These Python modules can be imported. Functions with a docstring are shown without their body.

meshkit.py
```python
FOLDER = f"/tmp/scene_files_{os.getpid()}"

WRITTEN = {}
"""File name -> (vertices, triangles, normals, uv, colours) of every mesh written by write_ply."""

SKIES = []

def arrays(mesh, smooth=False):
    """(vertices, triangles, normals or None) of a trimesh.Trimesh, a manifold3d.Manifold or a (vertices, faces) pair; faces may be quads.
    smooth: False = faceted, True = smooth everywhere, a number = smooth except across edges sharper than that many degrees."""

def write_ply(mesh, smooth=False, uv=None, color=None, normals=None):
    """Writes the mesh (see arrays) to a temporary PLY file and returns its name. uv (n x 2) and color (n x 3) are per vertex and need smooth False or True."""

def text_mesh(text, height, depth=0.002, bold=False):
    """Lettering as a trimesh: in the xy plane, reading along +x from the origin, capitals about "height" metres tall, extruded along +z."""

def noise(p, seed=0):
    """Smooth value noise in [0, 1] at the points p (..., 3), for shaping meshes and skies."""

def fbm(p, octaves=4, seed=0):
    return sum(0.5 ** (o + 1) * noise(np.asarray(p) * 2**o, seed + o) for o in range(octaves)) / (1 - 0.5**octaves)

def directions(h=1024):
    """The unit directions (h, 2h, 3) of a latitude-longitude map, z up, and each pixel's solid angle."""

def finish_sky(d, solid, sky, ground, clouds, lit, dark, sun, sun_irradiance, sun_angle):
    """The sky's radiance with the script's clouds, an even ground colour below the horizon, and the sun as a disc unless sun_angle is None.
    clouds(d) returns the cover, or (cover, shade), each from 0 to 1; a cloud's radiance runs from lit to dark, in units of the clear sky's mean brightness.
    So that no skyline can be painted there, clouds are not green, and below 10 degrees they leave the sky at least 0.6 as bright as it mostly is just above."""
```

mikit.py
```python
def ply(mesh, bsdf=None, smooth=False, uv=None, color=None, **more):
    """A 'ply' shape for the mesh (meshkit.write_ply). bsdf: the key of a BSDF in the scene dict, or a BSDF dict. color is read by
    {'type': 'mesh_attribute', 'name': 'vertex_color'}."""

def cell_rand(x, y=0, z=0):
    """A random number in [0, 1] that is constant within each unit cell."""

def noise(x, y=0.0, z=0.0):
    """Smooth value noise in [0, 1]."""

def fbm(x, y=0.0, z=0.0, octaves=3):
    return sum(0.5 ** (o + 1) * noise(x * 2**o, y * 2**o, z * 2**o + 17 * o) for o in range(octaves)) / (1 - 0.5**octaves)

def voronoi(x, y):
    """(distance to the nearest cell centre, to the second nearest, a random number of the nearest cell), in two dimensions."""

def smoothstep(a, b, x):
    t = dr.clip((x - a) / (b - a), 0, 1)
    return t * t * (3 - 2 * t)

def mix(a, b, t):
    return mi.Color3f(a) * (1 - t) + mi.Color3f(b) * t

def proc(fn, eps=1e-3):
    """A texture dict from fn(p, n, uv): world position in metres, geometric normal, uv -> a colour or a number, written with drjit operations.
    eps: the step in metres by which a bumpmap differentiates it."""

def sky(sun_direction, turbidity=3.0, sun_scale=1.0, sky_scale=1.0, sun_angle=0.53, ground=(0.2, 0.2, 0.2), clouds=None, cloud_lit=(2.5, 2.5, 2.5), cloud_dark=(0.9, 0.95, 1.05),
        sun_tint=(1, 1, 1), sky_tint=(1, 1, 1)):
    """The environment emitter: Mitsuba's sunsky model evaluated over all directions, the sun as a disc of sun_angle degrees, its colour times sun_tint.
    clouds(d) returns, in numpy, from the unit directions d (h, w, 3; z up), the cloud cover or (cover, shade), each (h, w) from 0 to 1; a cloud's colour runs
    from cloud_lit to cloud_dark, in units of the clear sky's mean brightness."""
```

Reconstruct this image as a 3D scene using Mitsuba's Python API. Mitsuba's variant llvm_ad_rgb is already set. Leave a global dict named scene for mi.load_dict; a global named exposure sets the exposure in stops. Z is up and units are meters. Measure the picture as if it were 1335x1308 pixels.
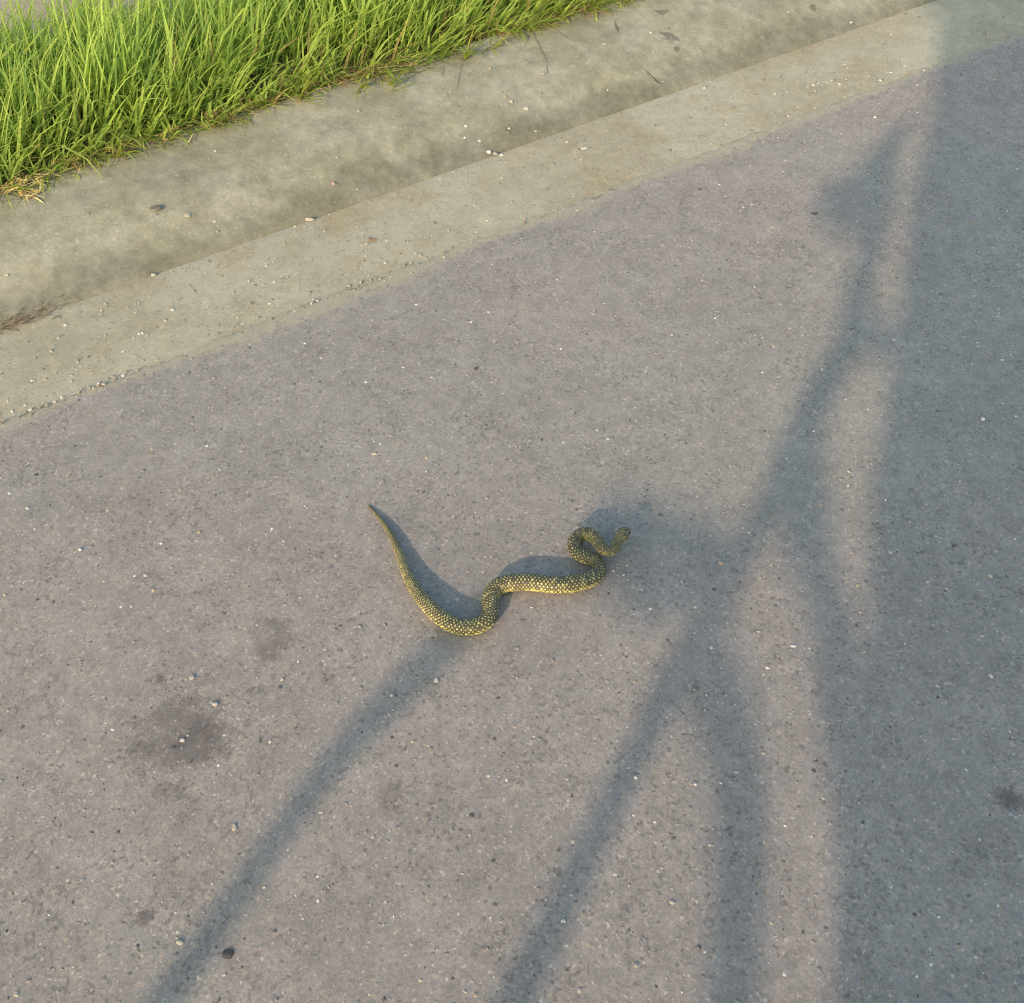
import math, random
import numpy as np, trimesh, drjit as dr, mitsuba as mi, mikit, meshkit
from mikit import noise, fbm, voronoi, cell_rand, smoothstep, mix, proc
T = mi.ScalarTransform4f
rng = np.random.default_rng(7)
scene, labels = {}, {}

# ------------------------------------------------------------------ camera, sky, exposure
CAM_H, PITCH, FOCAL = 1.5, math.radians(46), 1500.0          # a phone held at chest height, tilted down at the road
FWD = np.array([0, math.cos(PITCH), -math.sin(PITCH)])
scene['camera'] = {'type': 'perspective', 'fov_axis': 'x', 'fov': math.degrees(2 * math.atan(667.5 / FOCAL)),
                   'near_clip': 0.05, 'far_clip': 2000.0,
                   'to_world': T().look_at(origin=[0, 0, CAM_H], target=[0, FWD[1], CAM_H + FWD[2]], up=[0, 0, 1])}
SUN_AZ, SUN_EL = math.radians(27.0), math.radians(20.0)       # shadows run 27 degrees right of straight ahead
AZ = np.array([math.sin(SUN_AZ), math.cos(SUN_AZ)])
SUN = np.array([-AZ[0] * math.cos(SUN_EL), -AZ[1] * math.cos(SUN_EL), math.sin(SUN_EL)])
scene['sky'] = mikit.sky(SUN.tolist(), turbidity=5.0, sun_scale=0.385, sun_angle=0.95, sun_tint=(1, 1, 1.22), sky_tint=(1.06, 1.015, 0.93))
exposure = 3.86


def at(px, py, z=0.0):
    """The point at height z that stands at this place of the survey (a pixel of the 1335 x 1308 photograph)."""
    x, y = (px - 667.5) / FOCAL, -(py - 654) / FOCAL
    d = np.array([x, math.cos(PITCH) + y * math.sin(PITCH), -math.sin(PITCH) + y * math.cos(PITCH)])
    p = d * ((z - CAM_H) / d[2])
    return np.array([p[0], p[1], z])


def px_per_m(p):
    return FOCAL / (p[1] * math.cos(PITCH) + (CAM_H - p[2]) * math.sin(PITCH))


# the kerb runs along KS; KD points from the road towards the grass
KAZ = math.radians(55.3)
KS = np.array([math.sin(KAZ), math.cos(KAZ)])
KD = np.array([-math.cos(KAZ), math.sin(KAZ)])


def road_xy(s, d):
    return np.stack([s * KS[0] + d * KD[0], s * KS[1] + d * KD[1]], -1)


def tag(key, label=None, cat=None, group=None, kind=None):
    labels[key] = {k: v for k, v in (('label', label), ('category', cat), ('group', group), ('kind', kind)) if v}


taken = {}


def numbered(name):
    n = taken.get(name, 0)
    taken[name] = n + 1
    return name if n == 0 else f'{name}_{n:03d}'


# ------------------------------------------------------------------ materials
def kerb_coords(p):
    return p.x * float(KS[0]) + p.y * float(KS[1]), p.x * float(KD[0]) + p.y * float(KD[1])


# stains of old oil and tar: x, y, radius, depth
STAINS = [(at(240, 945), 0.072, 0.36), (at(262, 960), 0.04, 0.2), (at(355, 838), 0.036, 0.34), (at(208, 887), 0.012, 0.45),
          (at(430, 886), 0.013, 0.35), (at(510, 1040), 0.020, 0.25), (at(212, 1030), 0.016, 0.25), (at(236, 1078), 0.018, 0.22),
          (at(1318, 1044), 0.018, 0.5), (at(188, 1196), 0.011, 0.5), (at(690, 730), 0.01, 0.2), (at(300, 520), 0.02, 0.12)]


def asphalt_color(p, n, uv):
    x, y = mi.Float(p.x), mi.Float(p.y)
    d1, d2, r = voronoi(x * 205, y * 205)
    e1, e2, q = voronoi(x * 430 + 31, y * 430)
    v = 0.185 + 0.030 * (r - 0.5) + 0.050 * (q - 0.5)
    v = v * (0.84 + 0.32 * fbm(x * 52, y * 52, 0.0, 3)) * (0.90 + 0.20 * fbm(x * 9, y * 9, 5.0, 4))
    tick = smoothstep(0.70, 0.80, noise(x * 190 + 5, y * 190, 3.0)) * smoothstep(0.40, 0.7, noise(x * 24, y * 24, 6.0))
    v = v * (1 - 0.22 * tick)
    tone = smoothstep(0.38, 0.66, fbm(x * 1.7 + 4, y * 1.7, 1.0, 4) + 0.16 * (noise(x * 30, y * 30, 9.0) - 0.5))
    c = mix((1.066, 0.982, 0.905), (1.036, 0.990, 0.905), tone) * v
    c = c * mix((1, 1, 1), (1.13, 1.05, 0.97), smoothstep(0.86, 0.96, r))
    pale = smoothstep(0.945, 0.965, cell_rand(dr.floor(x * 230), dr.floor(y * 230), 5)) * smoothstep(0.45, 0.75, q)
    c = c * (1 + 0.45 * pale)
    dark = smoothstep(0.95, 0.97, 1 - r) * smoothstep(0.35, 0.6, noise(x * 12, y * 12, 7.0))
    c = c * (1 - 0.24 * dark)
    grain = 0.6 * noise(x * 85, y * 85, 2.0) + 0.4 * q
    rough = fbm(x * 28, y * 28, 8.0, 3)
    for (s, rad, deep) in STAINS:
        dist = dr.sqrt(dr.square(x - float(s[0])) + dr.square((y - float(s[1])) * 0.92)) / rad
        w = smoothstep(1.35, 0.35, dist + 1.6 * (rough - 0.5) + 0.9 * (grain - 0.5))
        c = c * (1 - mi.Color3f(0.99, 1.02, 1.0) * (deep * w * (0.62 + 0.6 * grain)))
    # sand carried over the broken edge of the asphalt: grains, thick in places
    s, d = kerb_coords(p)
    reach = 0.02 + 0.11 * fbm(s * 4, 0.0, 2.0, 3)
    cover = smoothstep(1.0, 0.0, (1.935 - d) / reach)
    sand = smoothstep(0.08, -0.08, 0.5 * q + 0.5 * noise(x * 120, y * 120, 5.0) - 0.9 * cover + 0.05)
    return mix(c, mi.Color3f(0.255, 0.240, 0.182) * (0.84 + 0.3 * q), sand)


def asphalt_bump(p, n, uv):
    x, y = mi.Float(p.x), mi.Float(p.y)
    d1, d2, r = voronoi(x * 165, y * 165)
    q = noise(x * 380, y * 380, 1.0)
    return 0.7 * smoothstep(0.0, 0.35, d2 - d1) * (0.55 + 0.45 * r) + 0.45 * q + 0.8 * noise(x * 70, y * 70, 4.0)


def concrete_color(p, n, uv):
    s, d = kerb_coords(p)
    x, y = mi.Float(p.x), mi.Float(p.y)
    a = fbm(x * 9, y * 9, 1.0, 4)
    b = noise(x * 240, y * 240, 2.0)
    e1, e2, q = voronoi(x * 260, y * 260)
    m = fbm(x * 42, y * 42, 4.0, 3)
    c = mix((0.186, 0.186, 0.137), (0.222, 0.222, 0.175), smoothstep(0.3, 0.7, a)) * (0.68 + 0.14 * b + 0.12 * q + 0.42 * m)
    # darker speckled band along the toe of the kerb, ragged at its upper edge
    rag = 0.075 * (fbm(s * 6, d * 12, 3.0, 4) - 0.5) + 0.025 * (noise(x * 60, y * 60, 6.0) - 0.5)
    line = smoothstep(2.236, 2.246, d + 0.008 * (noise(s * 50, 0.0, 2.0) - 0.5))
    toe_band = line * smoothstep(2.35, 2.262, d + 1.2 * rag)
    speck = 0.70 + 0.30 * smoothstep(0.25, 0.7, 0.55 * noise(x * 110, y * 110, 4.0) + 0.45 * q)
    c = c * (1 - 0.36 * toe_band * speck)
    # blotches of lichen and damp higher up
    bl = smoothstep(0.54, 0.70, fbm(x * 11 + 3, y * 11, 7.0, 4)) * line
    c = c * (1 - 0.15 * bl * speck)
    spots = smoothstep(0.93, 0.96, cell_rand(dr.floor(x * 190), dr.floor(y * 190), 3))
    c = c * (1 + 0.28 * spots * q)
    rg = fbm(x * 55, y * 55, 5.0, 3)
    for (o, rad) in DIRT:
        dist = dr.sqrt(dr.square(x - float(o[0])) + dr.square(y - float(o[1]))) / rad
        c = c * (1 - 0.42 * smoothstep(1.15, 0.5, dist + 2.4 * (rg - 0.5)))
    wob = 0.006 * (noise(x * 60, y * 60, 3.0) - 0.5)
    for (g, h) in zip(CRACK[:-1], CRACK[1:]):                     # a hairline crack filled with dirt
        e, L = h - g, float(np.hypot(*(h - g)[:2]))
        t = ((x - float(g[0])) * float(e[0]) + (y - float(g[1])) * float(e[1])) / L**2
        off = dr.abs((x - float(g[0])) * float(e[1]) - (y - float(g[1])) * float(e[0])) / L
        w = dr.select((t > 0) & (t < 1), smoothstep(0.0038, 0.0012, off + wob), 0) * smoothstep(0.25, 0.45, noise(x * 35, y * 35, 8.0))
        c = c * (1 - 0.5 * w)
    return c


DIRT = [(at(862, 12, .08), 0.016), (at(877, 37, .08), 0.024), (at(884, 47, .08), 0.010), (at(1062, 5, .05), 0.012)]
CRACK = [at(798, 16, .083), at(805, 34, .08), at(815, 50, .076), at(812, 60, .07), at(830, 72, .06), at(845, 86, .045), at(860, 108, .01)]


def concrete_bump(p, n, uv):
    x, y = mi.Float(p.x), mi.Float(p.y)
    return noise(x * 260, y * 260, 1.0) + 0.9 * noise(x * 90, y * 90, 2.0)


def gutter_color(p, n, uv):
    x, y = mi.Float(p.x), mi.Float(p.y)
    d1, d2, r = voronoi(x * 190, y * 190)
    e1, e2, q = voronoi(x * 430, y * 430)
    a = fbm(x * 7, y * 7, 2.0, 4)
    c = mix((0.252, 0.234, 0.172), (0.286, 0.274, 0.212), smoothstep(0.3, 0.7, a)) * (0.72 + 0.10 * r + 0.18 * q + 0.26 * fbm(x * 48, y * 48, 1.0, 3))
    w = smoothstep(0.60, 0.72, fbm(x * 14 + 9, y * 14, 4.0, 4))
    c = c * mix((1, 1, 1), (0.95, 0.84, 0.70), 0.45 * w)
    spots = smoothstep(0.94, 0.97, cell_rand(dr.floor(x * 200), dr.floor(y * 200), 3))
    return c * (1 + 0.35 * spots * q) * (1 - 0.18 * smoothstep(0.94, 0.97, 1 - r))


def soil_color(p, n, uv):
    x, y = mi.Float(p.x), mi.Float(p.y)
    return mix((0.09, 0.062, 0.035), (0.17, 0.125, 0.07), fbm(x * 40, y * 40, 1.0, 4))


def ground_color(p, n, uv):
    x, y = mi.Float(p.x), mi.Float(p.y)
    return mix((0.06, 0.075, 0.025), (0.12, 0.10, 0.05), fbm(x * 1.5, y * 1.5, 1.0, 4))


def walk_color(p, n, uv):
    x, y = mi.Float(p.x), mi.Float(p.y)
    return mix((0.25, 0.22, 0.15), (0.32, 0.29, 0.21), fbm(x * 10, y * 10, 1.0, 5)) * (0.9 + 0.2 * noise(x * 200, y * 200))


ROWS = 19


def snake_color(p, n, uv):
    a, b = mi.Float(uv.x), mi.Float(uv.y)
    best, ci, cj = mi.Float(9), mi.Float(0), mi.Float(0)
    for k in (-1, 0, 1):
        j = dr.round(b) + k
        off = 0.5 * (j - 2 * dr.floor(j / 2))
        i = dr.round(a - off) + off
        m = dr.abs(a - i) * 2 + dr.abs(b - j)
        closer = m < best
        best = dr.select(closer, m, best)
        ci = dr.select(closer, i, ci)
        cj = dr.select(closer, j, cj)
    r = cell_rand(dr.floor(ci * 2), cj + 50, 1)
    r2 = cell_rand(dr.floor(ci * 2), cj + 50, 2)
    lane = dr.abs(cj)                                 # scale row: 0 along the spine
    size = dr.select(lane > 4.5, 0.84, 0.50) * (0.50 + 0.80 * r)   # this kind of snake carries bigger spots on its lower flank rows
    size = dr.select((a < float(A_TAIL)) | (a > float(A_NECK)), size * 0.80, size)
    spot = smoothstep(size + 0.12, size - 0.12, best + 0.55 * (noise(a * 3.1, b * 2.3, 4.0) - 0.5))
    yellow = mi.Color3f(0.42, 0.38, 0.145) * (0.55 + 0.60 * r2)
    olive = mi.Color3f(0.042, 0.040, 0.024)
    return olive * (1 - spot) + yellow * spot


def bark_color(p, n, uv):
    return mix((0.09, 0.07, 0.05), (0.18, 0.15, 0.12), fbm(p.x * 30, p.y * 30, p.z * 6, 4))


VC = {'type': 'mesh_attribute', 'name': 'vertex_color'}
scene['asphalt'] = {'type': 'twosided', 'bsdf': {'type': 'bumpmap', 'scale': 0.00032, 'arbitrary': proc(asphalt_bump, 7e-4),
                    'bsdf': {'type': 'principled', 'base_color': proc(asphalt_color), 'roughness': 0.75, 'specular': 0.35}}}
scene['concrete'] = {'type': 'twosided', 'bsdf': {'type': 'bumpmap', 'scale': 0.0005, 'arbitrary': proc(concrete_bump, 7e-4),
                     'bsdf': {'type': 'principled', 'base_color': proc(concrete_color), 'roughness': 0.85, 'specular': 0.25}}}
scene['gutter_concrete'] = {'type': 'twosided', 'bsdf': {'type': 'bumpmap', 'scale': 0.0008, 'arbitrary': proc(asphalt_bump, 7e-4),
                            'bsdf': {'type': 'principled', 'base_color': proc(gutter_color), 'roughness': 0.85, 'specular': 0.25}}}
scene['soil_matter'] = {'type': 'twosided', 'bsdf': {'type': 'diffuse', 'reflectance': proc(soil_color)}}
scene['ground_matter'] = {'type': 'twosided', 'bsdf': {'type': 'diffuse', 'reflectance': proc(ground_color)}}
scene['walk_concrete'] = {'type': 'twosided', 'bsdf': {'type': 'diffuse', 'reflectance': proc(walk_color)}}
scene['snake_skin'] = {'type': 'principled', 'base_color': proc(snake_color), 'roughness': 0.55, 'specular': 0.35}
scene['eye_black'] = {'type': 'principled', 'base_color': {'type': 'rgb', 'value': [0.012, 0.012, 0.01]}, 'roughness': 0.12, 'specular': 0.6}
scene['blade'] = {'type': 'principledthin', 'base_color': VC, 'roughness': 0.55, 'diff_trans': 1.2, 'spec_trans': 0.0}
scene['straw'] = {'type': 'twosided', 'bsdf': {'type': 'principled', 'base_color': VC, 'roughness': 0.7, 'specular': 0.3}}
scene['stone'] = {'type': 'principled', 'base_color': VC, 'roughness': 0.6, 'specular': 0.4}
scene['bark'] = {'type': 'diffuse', 'reflectance': proc(bark_color)}


# ------------------------------------------------------------------ the setting
def sweep(ss, ds, zfun):
    """A sheet over the grid of ss (along the kerb) and ds (across it; a list, or an array that varies with s)."""
    S = np.repeat(np.asarray(ss)[:, None], ds.shape[-1], 1)
    D = np.broadcast_to(ds, S.shape)
    Z = zfun(S, D)
    v = np.concatenate([road_xy(S, D), Z[..., None]], -1).reshape(-1, 3)
    n, m = S.shape
    i = np.arange(n - 1)[:, None] * m + np.arange(m - 1)[None]
    f = np.stack([i, i + m, i + m + 1, i + 1], -1).reshape(-1, 4)
    return v, np.vstack([f[:, [0, 1, 2]], f[:, [0, 2, 3]]])


def struct(key, mesh, m, smooth=False, label=None):
    v = mesh[0]
    scene[key] = mikit.ply(mesh, m, smooth=smooth, uv=np.stack([v[:, :2] @ KS, v[:, :2] @ KD], 1))
    tag(key, label=label, kind='structure')


SS = np.concatenate([np.linspace(-60, -2, 60), np.linspace(-1.9, 5, 700), np.linspace(5.2, 60, 60)])
EDGE = 1.932 + 0.020 * (meshkit.fbm(np.stack([SS * 5, SS * 0, SS * 0], -1), 4, 3) - 0.5) + 0.012 * (meshkit.noise(np.stack([SS * 45, SS * 0, SS * 0], -1), 5) - 0.5)
NEAR = -0.6                                                     # the near side of the narrow lane, behind the camera
ds = np.stack([EDGE + 0.010, EDGE + 0.004, EDGE - 0.004, EDGE - 0.012, EDGE - 0.06] + [EDGE * (1 - t) + NEAR * t for t in np.linspace(0.03, 1, 24)] + [EDGE * 0 + NEAR - 0.02], 1)
zz = np.concatenate([[-0.009, -0.0028, -0.0012, -0.0003, 0.0], np.zeros(24), [-0.04]])
struct('road', sweep(SS, ds, lambda S, D: np.broadcast_to(zz, S.shape)), 'asphalt', smooth=True,
       label='grey weathered asphalt lane crossed by long soft shadows')

gd = np.array([1.85, 1.95, 2.05, 2.15, 2.21, 2.236, 2.250])
gz = np.array([-.005, -.0018, -.005, -.0085, -.0105, -.0105, -.014])
struct('gutter', sweep(SS, gd, lambda S, D: np.interp(D, gd, gz) + 0.002 * (meshkit.fbm(np.stack([S * 6, D * 9, S * 0], -1), 3, 1) - 0.5)), 'gutter_concrete', smooth=True,
       label='sandy concrete gutter strip between the asphalt and the kerb')

kd = np.concatenate([np.array([2.240, 2.246, 2.252]), np.linspace(2.262, 2.64, 40), np.array([2.652, 2.660, 2.664, 2.666])])
kx = np.array([2.24, 2.246, 2.252, 2.27, 2.30, 2.34, 2.38, 2.43, 2.50, 2.58, 2.64, 2.652, 2.66, 2.664, 2.666])
kz = np.array([-.02, -.012, -.004, .004, .017, .034, .049, .062, .072, .079, .083, .081, .072, .05, -.08])
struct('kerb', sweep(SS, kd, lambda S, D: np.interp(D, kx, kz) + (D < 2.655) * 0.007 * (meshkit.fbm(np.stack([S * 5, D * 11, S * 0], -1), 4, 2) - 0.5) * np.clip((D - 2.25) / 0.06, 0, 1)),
       'concrete', smooth=True, label='low rounded concrete kerb with a darker toe along the gutter')

vd = np.concatenate([np.linspace(2.62, 3.22, 40)])
struct('verge', sweep(SS, vd, lambda S, D: 0.068 + 0.030 * (meshkit.fbm(np.stack([S * 9, D * 9, S * 0], -1), 4, 6) - 0.5) + 0.02 * np.clip((D - 2.66) / 0.3, -1, 1)), 'soil_matter', smooth=True,
       label='brown soil under the tall grass beside the kerb')
wd = np.array([3.20, 3.203, 3.21, 3.6, 4.0, 4.4, 4.5, 4.503])
wz = np.array([-.05, .092, .098, .098, .098, .098, .098, -.05])
struct('sidewalk', sweep(SS, wd, lambda S, D: np.broadcast_to(wz, S.shape)), 'walk_concrete', label='pale path behind the tall grass')
fd = np.array([4.49, 6, 20, 300.0])
struct('far_ground', sweep(np.linspace(-300, 300, 40), fd, lambda S, D: 0.06 + 0 * S), 'ground_matter')
nd = np.array([-300.0, -20, -4, -0.62, -0.5, 1.8])
struct('ground', sweep(np.linspace(-300, 300, 40), nd, lambda S, D: np.where(D < -0.6, -0.012, -0.045)), 'ground_matter')


# ------------------------------------------------------------------ the snake
def lattice(a, b):
    best, ramp = np.full(a.shape, 9.0), np.zeros(a.shape)
    for k in (-1, 0, 1):
        j = np.round(b) + k
        off = 0.5 * (j % 2)
        i = np.round(a - off) + off
        m = np.abs(a - i) * 2 + np.abs(b - j)
        ramp = np.where(m < best, i - a, ramp)                    # each scale lifts towards its hind edge
        best = np.minimum(best, m)
    return best, ramp


# survey of the body's middle line: pixel, half width in metres, lift of its belly above the road
PATH = [(479, 659, .0013, 0), (488, 668, .0023, 0), (499, 681, .0036, 0), (514, 706, .0055, 0), (526, 737, .0076, 0), (538, 763, .0095, 0), (556, 788, .0114, 0),
        (578, 808, .0127, 0), (603, 818, .0133, 0), (626, 815, .0134, 0), (639, 801, .0131, 0), (639, 781, .0131, 0), (648, 766, .0137, 0), (670, 760, .0142, 0),
        (695, 760, .0144, 0), (722, 763, .0144, 0), (750, 761, .0140, 0), (771, 755, .0130, 0), (781, 743, .0122, .001), (776, 731, .0120, .002),
        (764, 727, .0120, .003), (752, 719, .0122, .004), (750, 706, .0122, .006), (759, 697, .0120, .009), (771, 698, .0118, .014), (781, 708, .0106, .018),
        (789, 718, .0090, .020), (798, 719, .0084, .022), (804, 710, .0088, .024), (810, 700, .0090, .026), (818, 688, .0050, .027)]
from scipy.interpolate import CubicSpline, PchipInterpolator
P3 = np.array([at(x, y, r * 0.95 + l) for x, y, r, l in PATH])
ch = np.concatenate([[0], np.cumsum(np.linalg.norm(np.diff(P3, axis=0), axis=1) ** 0.75)])
cs = CubicSpline(ch, P3)
fine = np.linspace(0, ch[-1], 6000)
pts = cs(fine)
arc = np.concatenate([[0], np.cumsum(np.linalg.norm(np.diff(pts, axis=0), axis=1))])
LEN = arc[-1]
NS, NA = 1150, 114
sn = np.linspace(0, LEN, NS)
C = np.stack([np.interp(sn, arc, pts[:, k]) for k in range(3)], 1)
key_s = np.interp(ch, fine, arc)
R = PchipInterpolator(key_s, [q[2] for q in PATH])(sn)
from scipy.ndimage import gaussian_filter1d
C = gaussian_filter1d(C, 6, axis=0, mode='nearest')
R = gaussian_filter1d(R, 8, mode='nearest')
# the head: a little wider than the neck, flat, with a blunt snout
HEAD = 0.042
hx = np.clip((sn - (LEN - HEAD)) / HEAD, 0, 1)
hw = np.interp(hx, [0, .15, .35, .55, .72, .86, .95, 1], [.0084, .0098, .0120, .0122, .0104, .0080, .0058, .0016])
hh = np.interp(hx, [0, .15, .35, .55, .72, .86, .95, 1], [.0082, .0086, .0092, .0090, .0076, .0058, .0042, .0010])
on = sn > LEN - HEAD
RW, RH = np.where(on, hw, R * 1.03), np.where(on, hh, R * 0.96)
RW, RH = gaussian_filter1d(RW, 4, mode='nearest'), gaussian_filter1d(RH, 4, mode='nearest')
tan = np.gradient(C, axis=0)
tan /= np.linalg.norm(tan, axis=1, keepdims=True)
side = np.cross(tan, [0, 0, 1])
side /= np.linalg.norm(side, axis=1, keepdims=True)
upv = np.cross(side, tan)
phi = np.linspace(-np.pi, np.pi, NA + 1)                      # 0 = spine, +-pi = belly; the seam lies under the belly
A = np.concatenate([[0], np.cumsum(np.diff(sn) / (1.38 * 2 * np.pi * np.maximum((R[1:] + R[:-1]) / 2, .002) / ROWS))])
A_TAIL, A_NECK = np.interp(0.13, sn, A), np.interp(LEN - 0.26, sn, A)
UA = np.repeat(A[:, None], NA + 1, 1)
UB = np.repeat(phi[None] / (2 * np.pi) * ROWS, NS, 0)
LM, LR = lattice(UA, UB)
relief = (1 - np.clip(LM, 0, 1) ** 3) * (0.6 + 0.9 * LR) * 0.0008 * np.clip(R / 0.0140, 0, 1)[:, None] * (1 - 0.8 * on[:, None])
cx, cy = np.sin(phi), np.cos(phi)
cyf = np.where(cy < -0.72, -0.72 + (cy + 0.72) * 0.45, cy) + 0.05   # the belly spreads flat on the road
V = C[:, None] + side[:, None] * ((RW[:, None] + relief) * cx)[..., None] + upv[:, None] * ((RH[:, None] + relief) * cyf)[..., None]
i = np.arange(NS - 1)[:, None] * (NA + 1) + np.arange(NA)[None]
F = np.stack([i, i + NA + 1, i + NA + 2, i + 1], -1).reshape(-1, 4)
F = np.vstack([F[:, [0, 1, 2]], F[:, [0, 2, 3]]])
V = V.reshape(-1, 3)
caps = np.vstack([C[0] - tan[0] * 0.001, C[-1] + tan[-1] * 0.0008])
n0 = len(V)
V = np.vstack([V, caps])
F = np.vstack([F, [[n0, k + 1, k] for k in range(NA)], [[n0 + 1, (NS - 1) * (NA + 1) + k, (NS - 1) * (NA + 1) + k + 1] for k in range(NA)]])
UV = np.vstack([np.stack([UA, UB], -1).reshape(-1, 2), [[A[0], 0], [A[-1], 0]]])
V[:, 2] = np.maximum(V[:, 2], 0.0008)
sm = trimesh.Trimesh(V, F, process=False)
if sm.volume < 0:
    F = F[:, ::-1]
scene['snake'] = mikit.ply((V, F), 'snake_skin', smooth=True, uv=UV)
tag('snake', 'slender black snake speckled with yellow scales, front end coiled, head raised, on the asphalt', 'snake')
eye = trimesh.creation.icosphere(2, 0.0024)
k = int(np.searchsorted(sn, LEN - HEAD * 0.40))
for sgn in (-1, 1):
    c = C[k] + side[k] * sgn * RW[k] * 0.78 + upv[k] * RH[k] * 0.46
    m = eye.copy()
    m.apply_translation(c)
    scene['snake__' + numbered('eye')] = mikit.ply(m, 'eye_black', smooth=True)

# ------------------------------------------------------------------ grass
G = np.random.default_rng(21)


def strips(base, direc, length, width, lean, sag, col, seg=4):
    """Blades: from base, rising and bending over towards direc; each a tapering, slightly folded strip."""
    n = len(base)
    t = np.linspace(0, 1, seg + 1)
    ang = lean[:, None] + sag[:, None] * t[None] ** 1.3         # angle from upright along the blade
    step = length[:, None] / seg
    hx = np.concatenate([np.zeros((n, 1)), np.cumsum(np.sin(ang[:, 1:]) * step, 1)], 1)
    hz = np.concatenate([np.zeros((n, 1)), np.cumsum(np.cos(ang[:, 1:]) * step, 1)], 1)
    mid = base[:, None] + np.concatenate([direc[:, None] * hx[..., None], hz[..., None]], -1)
    turn = G.uniform(-1.2, 1.2, n)
    sx = np.stack([-direc[:, 1] * np.cos(turn) + direc[:, 0] * np.sin(turn), direc[:, 0] * np.cos(turn) + direc[:, 1] * np.sin(turn), 0 * turn], 1)
    w = width[:, None] * np.clip(1.02 - t[None] ** 2.2, 0.03, 1) * 0.5 * (0.75 + 0.25 * np.clip(t[None] * 4, 0, 1))
    L, Rr = mid - sx[:, None] * w[..., None], mid + sx[:, None] * w[..., None]
    v = np.stack([L, Rr], 2).reshape(n, -1, 3)
    m = 2 * (seg + 1)
    q = np.array([[2 * j, 2 * j + 1, 2 * j + 3, 2 * j + 2] for j in range(seg)])
    f = np.vstack([q[:, [0, 1, 2]], q[:, [0, 2, 3]]])
    F_ = (f[None] + (np.arange(n) * m)[:, None, None]).reshape(-1, 3)
    c = np.repeat(col[:, None], m, 1).reshape(-1, 3)
    return v.reshape(-1, 3), F_, c


def join(parts):
    v, f, c, k = [], [], [], 0
    for a, b, d in parts:
        v.append(a), f.append(b + k), c.append(d)
        k += len(a)
    return np.vstack(v), np.vstack(f), np.vstack(c)


def soil_z(s, d):
    return 0.066 + 0.02 * np.clip((d - 2.66) / 0.3, -1, 1)


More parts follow.
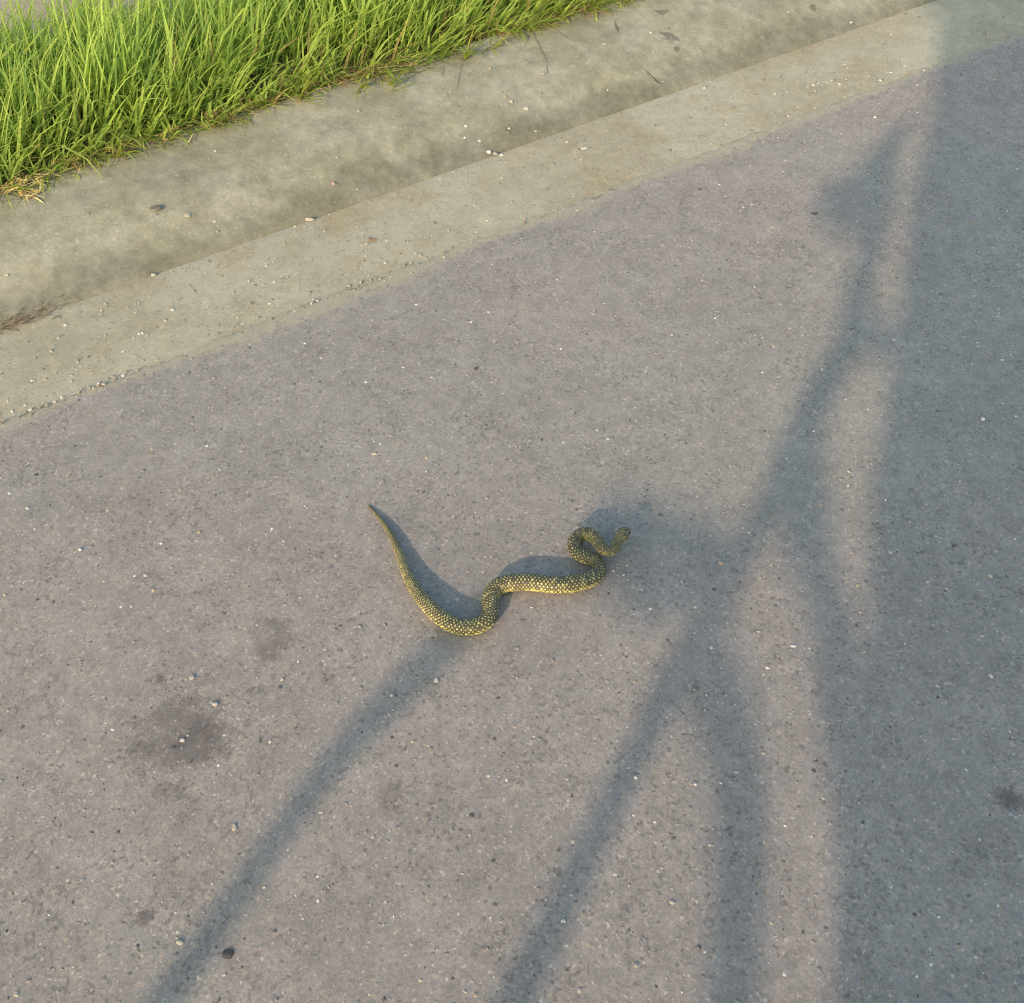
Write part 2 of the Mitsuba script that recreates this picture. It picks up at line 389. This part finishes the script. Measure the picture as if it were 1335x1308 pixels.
def kerb_back(s):
    return 2.63 + 0.05 * (meshkit.fbm(np.stack([s * 3.5, s * 0, s * 0], -1), 3, 11) - 0.5) * 2


parts = []
N = 36000
nt = 3400                                                      # tufts
ts, td = G.uniform(-1.6, 5.2, nt), 2.62 + 0.60 * G.uniform(0, 1, nt) ** 1.05
pick = G.integers(0, nt, N)
s = ts[pick] + G.normal(0, .018, N)
d = td[pick] + G.normal(0, .018, N)
ok = (d > kerb_back(s)) & (d < 3.21)
s, d, pick = s[ok], d[ok], pick[ok]
n = len(s)
tuft_h = G.uniform(.75, 1.2, nt)[pick]
edge = np.clip((d - kerb_back(s)) / 0.16, 0, 1)
length = (0.075 + 0.150 * edge) * tuft_h * np.where(G.uniform(0, 1, n) < .3, G.uniform(.3, .7, n), G.uniform(.6, 1.35, n))
ga = G.uniform(0, 2 * np.pi, n)
wind = np.array([0.55, 0.15])
dirv = np.stack([np.cos(ga), np.sin(ga)], 1) * 0.85 + wind - KD * (1 - edge)[:, None] * 0.9
dirv /= np.linalg.norm(dirv, axis=1, keepdims=True)
hue = np.clip(G.normal(.5, .25, n) * .6 + .4 * G.uniform(0, 1, nt)[pick], 0, 1)[:, None]
col = (1 - hue) * np.array([.29, .42, .075]) + hue * np.array([.46, .57, .15])
dry = G.uniform(0, 1, n) < 0.02 + 0.10 * (1 - edge)
col[dry] = np.array([.36, .29, .12]) * G.uniform(.7, 1.1, (dry.sum(), 1))
base = np.concatenate([road_xy(s, d), soil_z(s, d)[:, None] - .004], 1)
parts.append(strips(base, dirv, length, G.uniform(.0036, .0105, n), np.abs(G.normal(.16, .22, n)) + .35 * (1 - edge), np.abs(G.normal(.60, .50, n)) + .3 * (1 - edge), col))
# blades that flop over the back of the kerb
n = 1300
cl = G.uniform(-1.5, 5.0, 130)
s = cl[G.integers(0, 130, n)] + G.normal(0, .03, n)
d = kerb_back(s) + G.uniform(-.01, .05, n)
ga = G.normal(0, .75, n)
dirv = np.stack([-KD[0] * np.cos(ga) - KD[1] * np.sin(ga), -KD[1] * np.cos(ga) + KD[0] * np.sin(ga)], 1)
hue = G.uniform(0, 1, (n, 1))
col = (1 - hue) * np.array([.16, .23, .04]) + hue * np.array([.34, .39, .10])
base = np.concatenate([road_xy(s, d), soil_z(s, d)[:, None] + .012], 1)
parts.append(strips(base, dirv, G.uniform(.04, .12, n), G.uniform(.003, .0055, n), G.uniform(.6, 1.2, n), G.uniform(.2, .7, n), col))
# tufts that hang out over the kerb
for px, py, reach, cnt in [(694, 34, .13, 16), (604, 76, .12, 18), (640, 62, .10, 12), (668, 46, .09, 10), (516, 112, .10, 16), (470, 116, .09, 12), (395, 130, .10, 14), (280, 165, .09, 12), (212, 188, .09, 14), (160, 205, .08, 12), (770, 14, .09, 14), (812, 5, .08, 12), (735, 20, .08, 12)]:
    q = at(px, py, .08)
    ga = G.normal(0, 1.0, cnt)
    dirv = np.stack([-KD[0] * np.cos(ga) - KD[1] * np.sin(ga), -KD[1] * np.cos(ga) + KD[0] * np.sin(ga)], 1)
    hue = G.uniform(.3, 1, (cnt, 1))
    col = (1 - hue) * np.array([.16, .23, .03]) + hue * np.array([.40, .43, .09])
    parts.append(strips(np.repeat(q[None], cnt, 0) + G.normal(0, .006, (cnt, 3)) + KD[None, :1] * 0, dirv, reach * G.uniform(.5, 1.1, cnt), G.uniform(.004, .0075, cnt), G.uniform(.4, 1.1, cnt), G.uniform(.3, .9, cnt), col))
v, f, c = join(parts)
scene['grass'] = mikit.ply((v, f), 'blade', color=c)
tag('grass', 'tall bright green grass growing along the back of the kerb', 'grass', kind='stuff')

def rest_k(px, py):
    z = .07
    for _ in range(8):
        p = at(px, py, z)
        z = float(np.interp(p[:2] @ KD, kx, kz))
    return at(px, py, z)


# dead thatch along the edge of the grass
n = 3600
s = G.uniform(-1.5, 5.0, n)
cl = meshkit.fbm(np.stack([s * 5, s * 0, s * 0], -1), 3, 31)
d = kerb_back(s) + G.normal(.005, .022, n)
ok = (G.uniform(0, 1, n) < np.clip((cl - .35) * 3.2, .12, 1)) & (d > 2.555)
s, d = s[ok], d[ok]
n = len(s)
ga = G.uniform(0, 2 * np.pi, n)
dirv = np.stack([np.cos(ga), np.sin(ga)], 1)
pal = np.array([[.34, .25, .10], [.24, .14, .055], [.42, .34, .17], [.16, .09, .04], [.28, .17, .07]])
base = np.concatenate([road_xy(s, d), np.interp(d, kx, kz)[:, None] * (d < 2.65)[:, None] + soil_z(s, d)[:, None] * (d >= 2.65)[:, None] + G.uniform(.006, .022, (n, 1))], 1)
v, f, c = strips(base, dirv, G.uniform(.012, .06, n), G.uniform(.002, .005, n), G.uniform(1.40, 1.62, n), G.uniform(-.1, .25, n), pal[G.integers(0, 5, n)] * G.uniform(.7, 1.15, (n, 1)), 3)
runs = []
m_ = 70
q = np.array([rest_k(*w) for w in zip(G.uniform(-5, 62, m_), 246 + G.normal(0, 7, m_))]) + np.concatenate([np.zeros((m_, 2)), G.uniform(.003, .016, (m_, 1))], 1)
ga = G.uniform(0, 2 * np.pi, m_)
runs.append(strips(q, np.stack([np.cos(ga), np.sin(ga)], 1), G.uniform(.02, .06, m_), G.uniform(.004, .010, m_), G.uniform(1.35, 1.6, m_), G.uniform(-.2, .3, m_), np.array([[.52, .40, .15], [.40, .24, .09], [.55, .47, .22]])[G.integers(0, 3, m_)], 3))
for poly in [[(697, 34), (688, 48), (684, 62)], [(694, 44), (704, 62), (712, 80), (714, 98)], [(700, 62), (690, 66), (683, 70)], [(682, 78), (688, 82), (695, 84)], [(604, 78), (599, 98), (595, 118)], [(578, 86), (577, 102)], [(716, 36), (730, 44), (742, 52)]]:
    q = np.array([rest_k(*w) for w in poly]) + [0, 0, .003]
    w = np.array([-.5, .5])[:, None, None] * .0019 * (KS if abs(q[-1][:2] - q[0][:2]) @ np.abs(KD) > .02 else KD)[None, None]
    vv = np.concatenate([np.stack([q[:, :2] + w[0], q[:, :2] + w[1]], 1), np.repeat(q[:, None, 2:], 2, 1)], -1).reshape(-1, 3)
    k = len(q)
    ff = np.array([[2 * j, 2 * j + 1, 2 * j + 3, 2 * j + 2] for j in range(k - 1)])
    runs.append((vv, np.vstack([ff[:, [0, 1, 2]], ff[:, [0, 2, 3]]]), np.tile([.135, .135, .085], (2 * k, 1))))
v, f, c = join([(v, f, c)] + runs)
scene['dry_grass'] = mikit.ply((v, f), 'straw', color=c)
tag('dry_grass', 'brown and straw coloured dead grass bits matted along the kerb edge', 'dry grass', kind='stuff')

# ------------------------------------------------------------------ stones
ico = trimesh.creation.icosphere(1)
ico2 = trimesh.creation.icosphere(2)
SH = []
for q in range(6):
    m = ico2.copy()
    m.vertices *= (0.80 + 0.45 * meshkit.fbm(m.vertices * 1.3 + 9 * q, 3, q))[:, None]
    for _ in range(5):                                           # knock flat facets off it
        w = G.normal(size=3)
        w /= np.linalg.norm(w)
        h = m.vertices @ w
        m.vertices -= np.clip(h - G.uniform(.55, .75), 0, None)[:, None] * w
    SH.append(m.vertices.copy())


def grains(xyz, size, col, flat=(.45, .8), tri=ico):
    n = len(xyz)
    shp = 1 + 0.30 * G.normal(size=(n, len(tri.vertices))) * .6
    a = G.uniform(0, 2 * np.pi, n)
    v = tri.vertices[None] * shp[..., None] * np.stack([size, size * G.uniform(.55, 1, n), size * G.uniform(*flat, n)], 1)[:, None]
    x = v[..., 0] * np.cos(a)[:, None] - v[..., 1] * np.sin(a)[:, None]
    y = v[..., 0] * np.sin(a)[:, None] + v[..., 1] * np.cos(a)[:, None]
    v = np.stack([x, y, v[..., 2]], -1) + xyz[:, None]
    k = len(tri.vertices)
    return v.reshape(-1, 3), (tri.faces[None] + (np.arange(n) * k)[:, None, None]).reshape(-1, 3), np.repeat(col, k, 0)


oct_ = trimesh.Trimesh(np.array([[1, 0, 0], [-1, 0, 0], [0, 1, 0], [0, -1, 0], [0, 0, 1], [0, 0, -1.0]]), [[0, 2, 4], [2, 1, 4], [1, 3, 4], [3, 0, 4], [2, 0, 5], [1, 2, 5], [3, 1, 5], [0, 3, 5]], process=False)
STONES = np.array([[.28, .26, .21], [.34, .32, .27], [.24, .21, .16], [.17, .155, .13], [.26, .21, .16], [.44, .42, .37]])
# chippings that stand proud of the worn asphalt
n = 26000
xy = np.stack([G.uniform(-2.0, 2.3, n), G.uniform(.35, 4.2, n)], 1)
ok = xy @ KD < 1.915
xy = xy[ok]
n = len(xy)
size = .0013 + .0019 * G.uniform(0, 1, n) ** 2 + .0016 * (G.uniform(0, 1, n) > .95)
shade = G.uniform(0, 1, n)
col = np.where(shade[:, None] < .16, np.array([.085, .079, .074]), np.where(shade[:, None] < .62, np.array([.185, .172, .16]), STONES[G.integers(0, 5, n)] * .95)) * G.uniform(.7, 1.15, (n, 1))
br = G.uniform(0, 1, n) < .035
col[br] = np.array([.48, .46, .42]) * G.uniform(.7, 1.1, (br.sum(), 1))
v, f, c = grains(np.concatenate([xy, np.full((n, 1), -.0002)], 1), size, col, (.35, .6))
scene['road__aggregate'] = mikit.ply((v, f), 'stone', color=c)
tag('road__aggregate', kind='stuff')

# loose grit in the gutter, thickest along the broken edge of the asphalt
g = []
n = 7500
s = G.uniform(-1.0, 4.2, n)
dens = np.clip((meshkit.fbm(np.stack([s * 3.2, s * 0, s * 0], -1), 4, 41) - .28) * 2.6, .06, 1) * np.interp(s, [-.5, .2, .9, 1.6, 3], [1, 1, .8, .30, .18])
ok = G.uniform(0, 1, n) < dens
s = s[ok]
n = len(s)
d = np.interp(s, SS, EDGE) + np.abs(G.normal(0, .045, n)) - .02 * G.uniform(0, 1, n)
size = .0009 + .0028 * G.uniform(0, 1, n) ** 3
z = np.where(d > 1.94, -.0045, 0.0) + size * .25
col = STONES[G.integers(0, 6, n)] * G.uniform(.6, 1.15, (n, 1))
g.append(grains(np.concatenate([road_xy(s, d), z[:, None]], 1), size, col))
n = 1900
s, d = G.uniform(-1.0, 4.2, n), G.uniform(1.95, 2.24, n)
size = .0012 + .0030 * G.uniform(0, 1, n) ** 4
g.append(grains(np.concatenate([road_xy(s, d), (size * .25 + np.interp(d, gd, gz))[:, None]], 1), size, STONES[G.integers(0, 6, n)] * G.uniform(.6, 1.1, (n, 1))))
n = 420
s, d = G.uniform(-1.0, 4.2, n), G.uniform(2.26, 2.60, n)
size = .0012 + .0026 * G.uniform(0, 1, n) ** 3
g.append(grains(np.concatenate([road_xy(s, d), (np.interp(d, kx, kz) + size * .3)[:, None]], 1), size, STONES[G.integers(0, 6, n)] * G.uniform(.7, 1.1, (n, 1))))
v, f, c = join(g)
scene['grit'] = mikit.ply((v, f), 'stone', color=c)
tag('grit', 'pale sand and stone grit strewn in the gutter and along the asphalt edge', 'grit', kind='stuff')


def surface_z(p):
    d = float(p[:2] @ KD)
    return float(np.interp(d, [1.93, 1.94, 2.05, 2.15, 2.2, 2.24] + list(kx[2:11]), [0, -.003, -.005, -.0085, -.0105, -.0105] + list(kz[2:11])))


def rest(px, py):
    z = 0.0
    for _ in range(8):
        p = at(px, py, z)
        z = surface_z(p)
    return at(px, py, z)


CREAM, WHITE, PINK, DARK, TAN, GREY = (.30, .28, .22), (.38, .37, .34), (.28, .205, .175), (.040, .037, .036), (.30, .23, .15), (.26, .25, .23)
PEB = [  # name, pixel, width and depth in pixels, colour, label
    ('pebble', 405, 287, 18, 9, CREAM, 'flat cream pebble at the foot of the kerb, largest in the gutter'),
    ('pebble', 245, 282, 10, 11, CREAM, 'upright cream pebble on the kerb face beside the dark clod'),
    ('clod', 205, 273, 22, 15, (.10, .095, .08), 'dark grey dirt clod on the left part of the kerb'),
    ('pebble', 637, 199, 10, 9, WHITE, 'left white stone of the small cluster in the gutter'),
    ('pebble', 646, 201, 9, 7, CREAM, 'middle cream stone of the small cluster in the gutter'),
    ('pebble', 654, 203, 8, 6, WHITE, 'right white stone of the small cluster in the gutter'),
    ('pebble', 201, 359, 10, 7, CREAM, 'cream pebble in the left gutter near the kerb foot'),
    ('pebble', 225, 405, 7, 6, WHITE, 'small bright white pebble in the middle of the left gutter'),
    ('pebble', 40, 535, 9, 6, WHITE, 'bright white pebble on the asphalt edge, leftmost of the gutter grit'),
    ('pebble', 33, 529, 8, 6, CREAM, 'cream pebble touching the bright white pebble at the left asphalt edge'),
    ('pebble', 411, 392, 8, 5, WHITE, 'white chip on the asphalt edge below the flat cream pebble'),
    ('pebble', 435, 240, 8, 9, PINK, 'orange pink pebble on the dark toe of the kerb'),
    ('pebble', 10, 359, 7, 8, CREAM, 'pale pebble on the kerb at the left border of the photo'),
    ('pebble', 686, 143, 9, 9, WHITE, 'roundish white pebble high on the kerb face right of centre'),
    ('pebble', 667, 133, 7, 7, CREAM, 'small cream pebble just above left of the roundish white kerb pebble'),
    ('pebble', 607, 165, 7, 7, WHITE, 'small white pebble on the kerb face above the white cluster'),
    ('pebble', 625, 184, 8, 5, WHITE, 'flat white chip between the kerb face pebble and the gutter cluster'),
    ('pebble', 707, 97, 8, 5, CREAM, 'pale chip near the kerb top below the grass end'),
    ('pebble', 788, 58, 7, 5, CREAM, 'pale chip on the kerb top at the right end of the grass'),
    ('pebble', 739, 186, 6, 5, WHITE, 'tiny bright white pebble in the gutter right of the cluster'),
    ('pebble', 762, 194, 13, 5, WHITE, 'elongated white chip in the gutter right of the cluster'),
    ('pebble', 1109, 30, 6, 5, WHITE, 'white pebble in the far upper right gutter'),
    ('pebble', 36, 663, 8, 5, WHITE, 'white chip on the asphalt near the left border, upper one'),
    ('pebble', 105, 717, 7, 7, WHITE, 'white stone on the left asphalt below the upper left chip'),
    ('pebble', 211, 709, 7, 5, WHITE, 'white chip on the asphalt left of the snake tail tip'),
    ('pebble', 238, 966, 8, 7, WHITE, 'white pebble lying in the large dark oil stain'),
    ('pebble', 251, 884, 10, 8, GREY, 'round pale grey pebble above the large dark oil stain'),
    ('pebble', 280, 918, 13, 8, GREY, 'flat pale grey pebble at the upper right of the oil stain'),
    ('pebble', 306, 1079, 9, 12, CREAM, 'pale oblong pebble left of the thin diagonal shadow'),
    ('pebble', 235, 1229, 13, 8, CREAM, 'cream pebble near the bottom left, left of the black lump'),
    ('tar_lump', 298, 1245, 22, 16, DARK, 'black tar lump on the asphalt at the bottom left'),
    ('pebble', 569, 888, 7, 10, WHITE, 'small white triangular chip below the snake body bend'),
    ('pebble', 511, 907, 6, 5, WHITE, 'tiny white chip in the thin diagonal shadow below the snake'),
    ('pebble', 487, 592, 12, 5, CREAM, 'flat cream chip above the snake tail tip'),
    ('pebble', 793, 573, 8, 4, WHITE, 'flat white chip on open asphalt above the snake head'),
    ('pebble', 940, 735, 9, 9, PINK, 'round pinkish pebble in the shadow right of the snake head'),
    ('pebble', 1035, 843, 11, 5, WHITE, 'elongated white chip in the sunny strip between two shadows'),
    ('pebble', 989, 824, 8, 4, CREAM, 'cream chip in the sunny strip left of the elongated white chip'),
    ('pebble', 735, 1201, 9, 6, WHITE, 'white chip in the slanting middle shadow near the bottom'),
    ('pebble', 906, 1023, 7, 6, WHITE, 'white chip between the two lower middle shadows'),
    ('pebble', 876, 1177, 12, 6, CREAM, 'cream chip between the two lower middle shadows, near the bottom'),
    ('pebble', 1292, 882, 6, 9, WHITE, 'upright white chip in the wide right shadow'),
    ('pebble', 1281, 830, 9, 4, CREAM, 'flat cream chip in the wide right shadow above the upright one'),
    ('pebble', 1306, 470, 8, 4, WHITE, 'white chip in the wide right shadow near the right border'),
    ('leaf_fragment', 1062, 279, 15, 6, (.05, .045, .03), 'dark dry leaf fragment in the upper right shadow fork'),
    ('leaf_fragment', 620, 481, 8, 8, (.06, .05, .035), 'dark leaf fragment on the sunny asphalt above the snake'),
    ('leaf_fragment', 485, 313, 16, 10, (.20, .13, .07), 'brown leaf fragment in the gutter right of the flat cream pebble'),
]
for q, (name, px, py, w, h, colr, lab) in enumerate(PEB):
    key = numbered(name)
    p = rest(px, py)
    ppm = px_per_m(p)
    sx, sy = w / ppm / 2 * .80, h / ppm / 2 * .85
    sz = min(sx, sy) * {'leaf_fragment': .28, 'tar_lump': .32, 'clod': .5}.get(name, .6)
    vv = SH[q % 6] * [sx, sy, sz]
    if name == 'leaf_fragment':                                  # a curled scrap
        vv[:, 2] += (vv[:, 0] / sx) ** 2 * sx * .35
    a = G.uniform(-.25, .25)
    vv = np.stack([vv[:, 0] * math.cos(a) - vv[:, 1] * math.sin(a), vv[:, 0] * math.sin(a) + vv[:, 1] * math.cos(a), vv[:, 2]], 1) + p + [0, 0, sz * .45]
    cc = np.array(colr) * (.85 + .3 * meshkit.noise(SH[q % 6] * 3 + q))[:, None]
    scene[key] = mikit.ply((vv, ico2.faces), 'stone', smooth=True, color=cc)
    tag(key, lab, {'pebble': 'pebble', 'clod': 'clod', 'tar_lump': 'tar lump', 'leaf_fragment': 'leaf'}[name])

# a scrap of brown debris caught at the foot of the kerb on the left
n = 190
c0 = rest(18, 422)
s0, d0 = float(c0[:2] @ KS), float(c0[:2] @ KD)
s, d = s0 + G.normal(-.01, .05, n), d0 + G.normal(0, .009, n)
ga = KAZ * 0 + G.normal(0, .5, n)
dirv = np.stack([KS[0] * np.cos(ga) + KD[0] * np.sin(ga), KS[1] * np.cos(ga) + KD[1] * np.sin(ga)], 1)
base = np.concatenate([road_xy(s, d), np.array([surface_z(q) for q in road_xy(s, d)])[:, None] + G.uniform(.001, .008, (n, 1))], 1)
v, f, c = strips(base, dirv, G.uniform(.008, .03, n), G.uniform(.002, .005, n), G.uniform(1.45, 1.6, n), G.uniform(-.1, .1, n), np.array([.20, .165, .11]) * G.uniform(.6, 1.4, (n, 1)), 3)
scene['leaf_litter'] = mikit.ply((v, f), 'straw', color=c)
tag('leaf_litter', 'brown plant litter caught at the kerb foot by the left border', 'litter', kind='stuff')


# ------------------------------------------------------------------ tree-shaped stand-in and stems, unseen, added to cast the long shadows (behind the camera)
C0, LEAN = -1.8, 0.50


def lift(px, py, dx=0.0):
    """The point of the added caster whose shadow falls there: on a plane that leans a little, behind the camera."""
    gp = at(px, py)[:2]
    t = (gp @ AZ - C0) / (math.cos(SUN_EL) + LEAN * math.sin(SUN_EL))
    return np.array([gp[0], gp[1], 0]) + t * SUN + np.array([AZ[1], -AZ[0], 0]) * dx, px_per_m(np.array([gp[0], gp[1], 0]))


def tube(points, radii, seg=18, step=0.02, seed=0, bark=0.04):
    p = np.array(points)
    t = np.concatenate([[0], np.cumsum(np.linalg.norm(np.diff(p, axis=0), axis=1))])
    u = np.linspace(0, t[-1], max(8, int(t[-1] / step)))
    q = PchipInterpolator(t, p)(u)
    r = PchipInterpolator(t, radii)(u)
    q = gaussian_filter1d(q, 1.5, axis=0, mode='nearest')
    tg = np.gradient(q, axis=0)
    tg /= np.linalg.norm(tg, axis=1, keepdims=True)
    a = np.cross(tg, [0.83, -0.42, 0.2])
    a /= np.linalg.norm(a, axis=1, keepdims=True)
    b = np.cross(tg, a)
    ang = np.linspace(0, 2 * np.pi, seg, endpoint=False)
    ring = a[:, None] * np.cos(ang)[None, :, None] + b[:, None] * np.sin(ang)[None, :, None]
    rr = r[:, None] * (1 + bark * 2 * (meshkit.fbm(ring * 2.5 + q[:, None] * 6 + seed, 3, seed) - .5))
    v = (q[:, None] + ring * rr[..., None]).reshape(-1, 3)
    n = len(u)
    i = np.arange(n - 1)[:, None] * seg + np.arange(seg)[None]
    j = np.arange(n - 1)[:, None] * seg + (np.arange(seg)[None] + 1) % seg
    f = np.stack([i, i + seg, j + seg, j], -1).reshape(-1, 4)
    f = np.vstack([f[:, [0, 1, 2]], f[:, [0, 2, 3]]])
    v = np.vstack([v, q[0] - tg[0] * r[0] * .5, q[-1] + tg[-1] * r[-1] * .5])
    m = len(v)
    f = np.vstack([f, [[m - 2, (k + 1) % seg, k] for k in range(seg)], [[m - 1, (n - 1) * seg + k, (n - 1) * seg + (k + 1) % seg] for k in range(seg)]])
    tm = trimesh.Trimesh(v, f, process=False)
    return (v, f[:, ::-1]) if tm.volume < 0 else (v, f)


def limb(path, k=0.44, seed=0, down=False):
    pts_, rad = [], []
    for x, y, w in path:
        p, ppm = lift(x, y)
        pts_.append(p), rad.append(max(w / ppm * k, .004))
    if down:                                                     # carried on to the ground, in the line of the stem
        a, b = pts_[-2], pts_[-1]
        q = b + (b - a) * ((-.05 - b[2]) / (b[2] - a[2]))
        pts_.append(q), rad.append(rad[-1] * 1.08)
    return tube(pts_, rad, seed=seed)


TR = 0.36
edge_pts = [(1150, 1330), (1150, 1150), (1146, 1000), (1146, 860), (1156, 757), (1160, 687), (1162, 634), (1163, 550), (1160, 476), (1152, 427), (1162, 390), (1175, 318), (1190, 260), (1188, 200), (1196, 138), (1216, 69), (1224, 0), (1234, -70)]
tp = [lift(x, y, TR * 1.16)[0] for x, y in edge_pts]
a, b = tp[2], tp[0]
low = b + (b - a) * ((-.05 - b[2]) / (b[2] - a[2]))
top = tp[-1]
tpts = [low, *tp, top + np.array([.10, -.05, .5]), top + np.array([.25, -.2, 1.2])]
scene['shadow_caster__trunk'] = mikit.ply(tube(tpts, [TR * 1.05] + [TR] * len(tp) + [TR * .8, TR * .45], seg=40, seed=3, bark=.008), 'bark', smooth=True)
LIMBS = [
    [(1230, 455, 40), (1160, 448, 36), (1118, 430, 42), (1112, 390, 38), (1130, 345, 34), (1146, 305, 40), (1128, 262, 80), (1140, 222, 52), (1165, 182, 30), (1200, 146, 8)],
    [(1140, 290, 50), (1110, 268, 56), (1085, 256, 46), (1066, 250, 26)],
    [(1118, 440, 40), (1084, 478, 46), (1058, 530, 50), (1042, 590, 58), (1010, 640, 40), (988, 690, 36), (965, 735, 44), (930, 785, 62), (905, 835, 74)],
    [(1058, 545, 36), (1044, 600, 52), (1044, 650, 64), (1054, 700, 56), (1070, 757, 42), (1090, 834, 50), (1108, 930, 66), (1128, 1060, 66), (1130, 1200, 78), (1132, 1330, 84)],
    [(1290, -45, 40), (1245, -15, 34), (1218, 6, 32), (1196, 26, 8)],
    [(960, 735, 50), (920, 740, 74), (870, 738, 84), (828, 718, 70), (798, 694, 58), (776, 678, 42), (760, 668, 16)],
]
for q, path in enumerate(LIMBS):
    scene['shadow_caster__' + numbered('limb')] = mikit.ply(limb(path, seed=q + 10), 'bark', smooth=True)
tag('shadow_caster', 'unseen stand-in shaped as a trunk with drooping limbs, added to cast the shadows on the asphalt', 'tree')
STEMS = [
    ([(648, 772, 26), (615, 806, 48), (580, 841, 56), (523, 898, 55), (437, 986, 48), (388, 1052, 45), (300, 1185, 50), (215, 1306, 56), (190, 1340, 56)], 'leaning made-up stem whose thin diagonal shadow ends at the snake'),
    ([(905, 835, 60), (872, 900, 56), (840, 962, 46), (790, 1060, 50), (745, 1160, 56), (690, 1270, 64), (660, 1330, 66)], 'made-up stem whose slanting shadow runs to the bottom middle'),
    ([(905, 835, 60), (930, 890, 56), (956, 960, 56), (966, 1050, 60), (966, 1150, 62), (958, 1230, 66), (952, 1330, 74)], 'made-up upright stem whose shadow stands beside the wide right one'),
]
for q, (path, lab) in enumerate(STEMS):
    scene['shadow_caster__' + numbered('shoot')] = mikit.ply(limb(path, .43, seed=q + 30, down=True), 'bark', smooth=True)
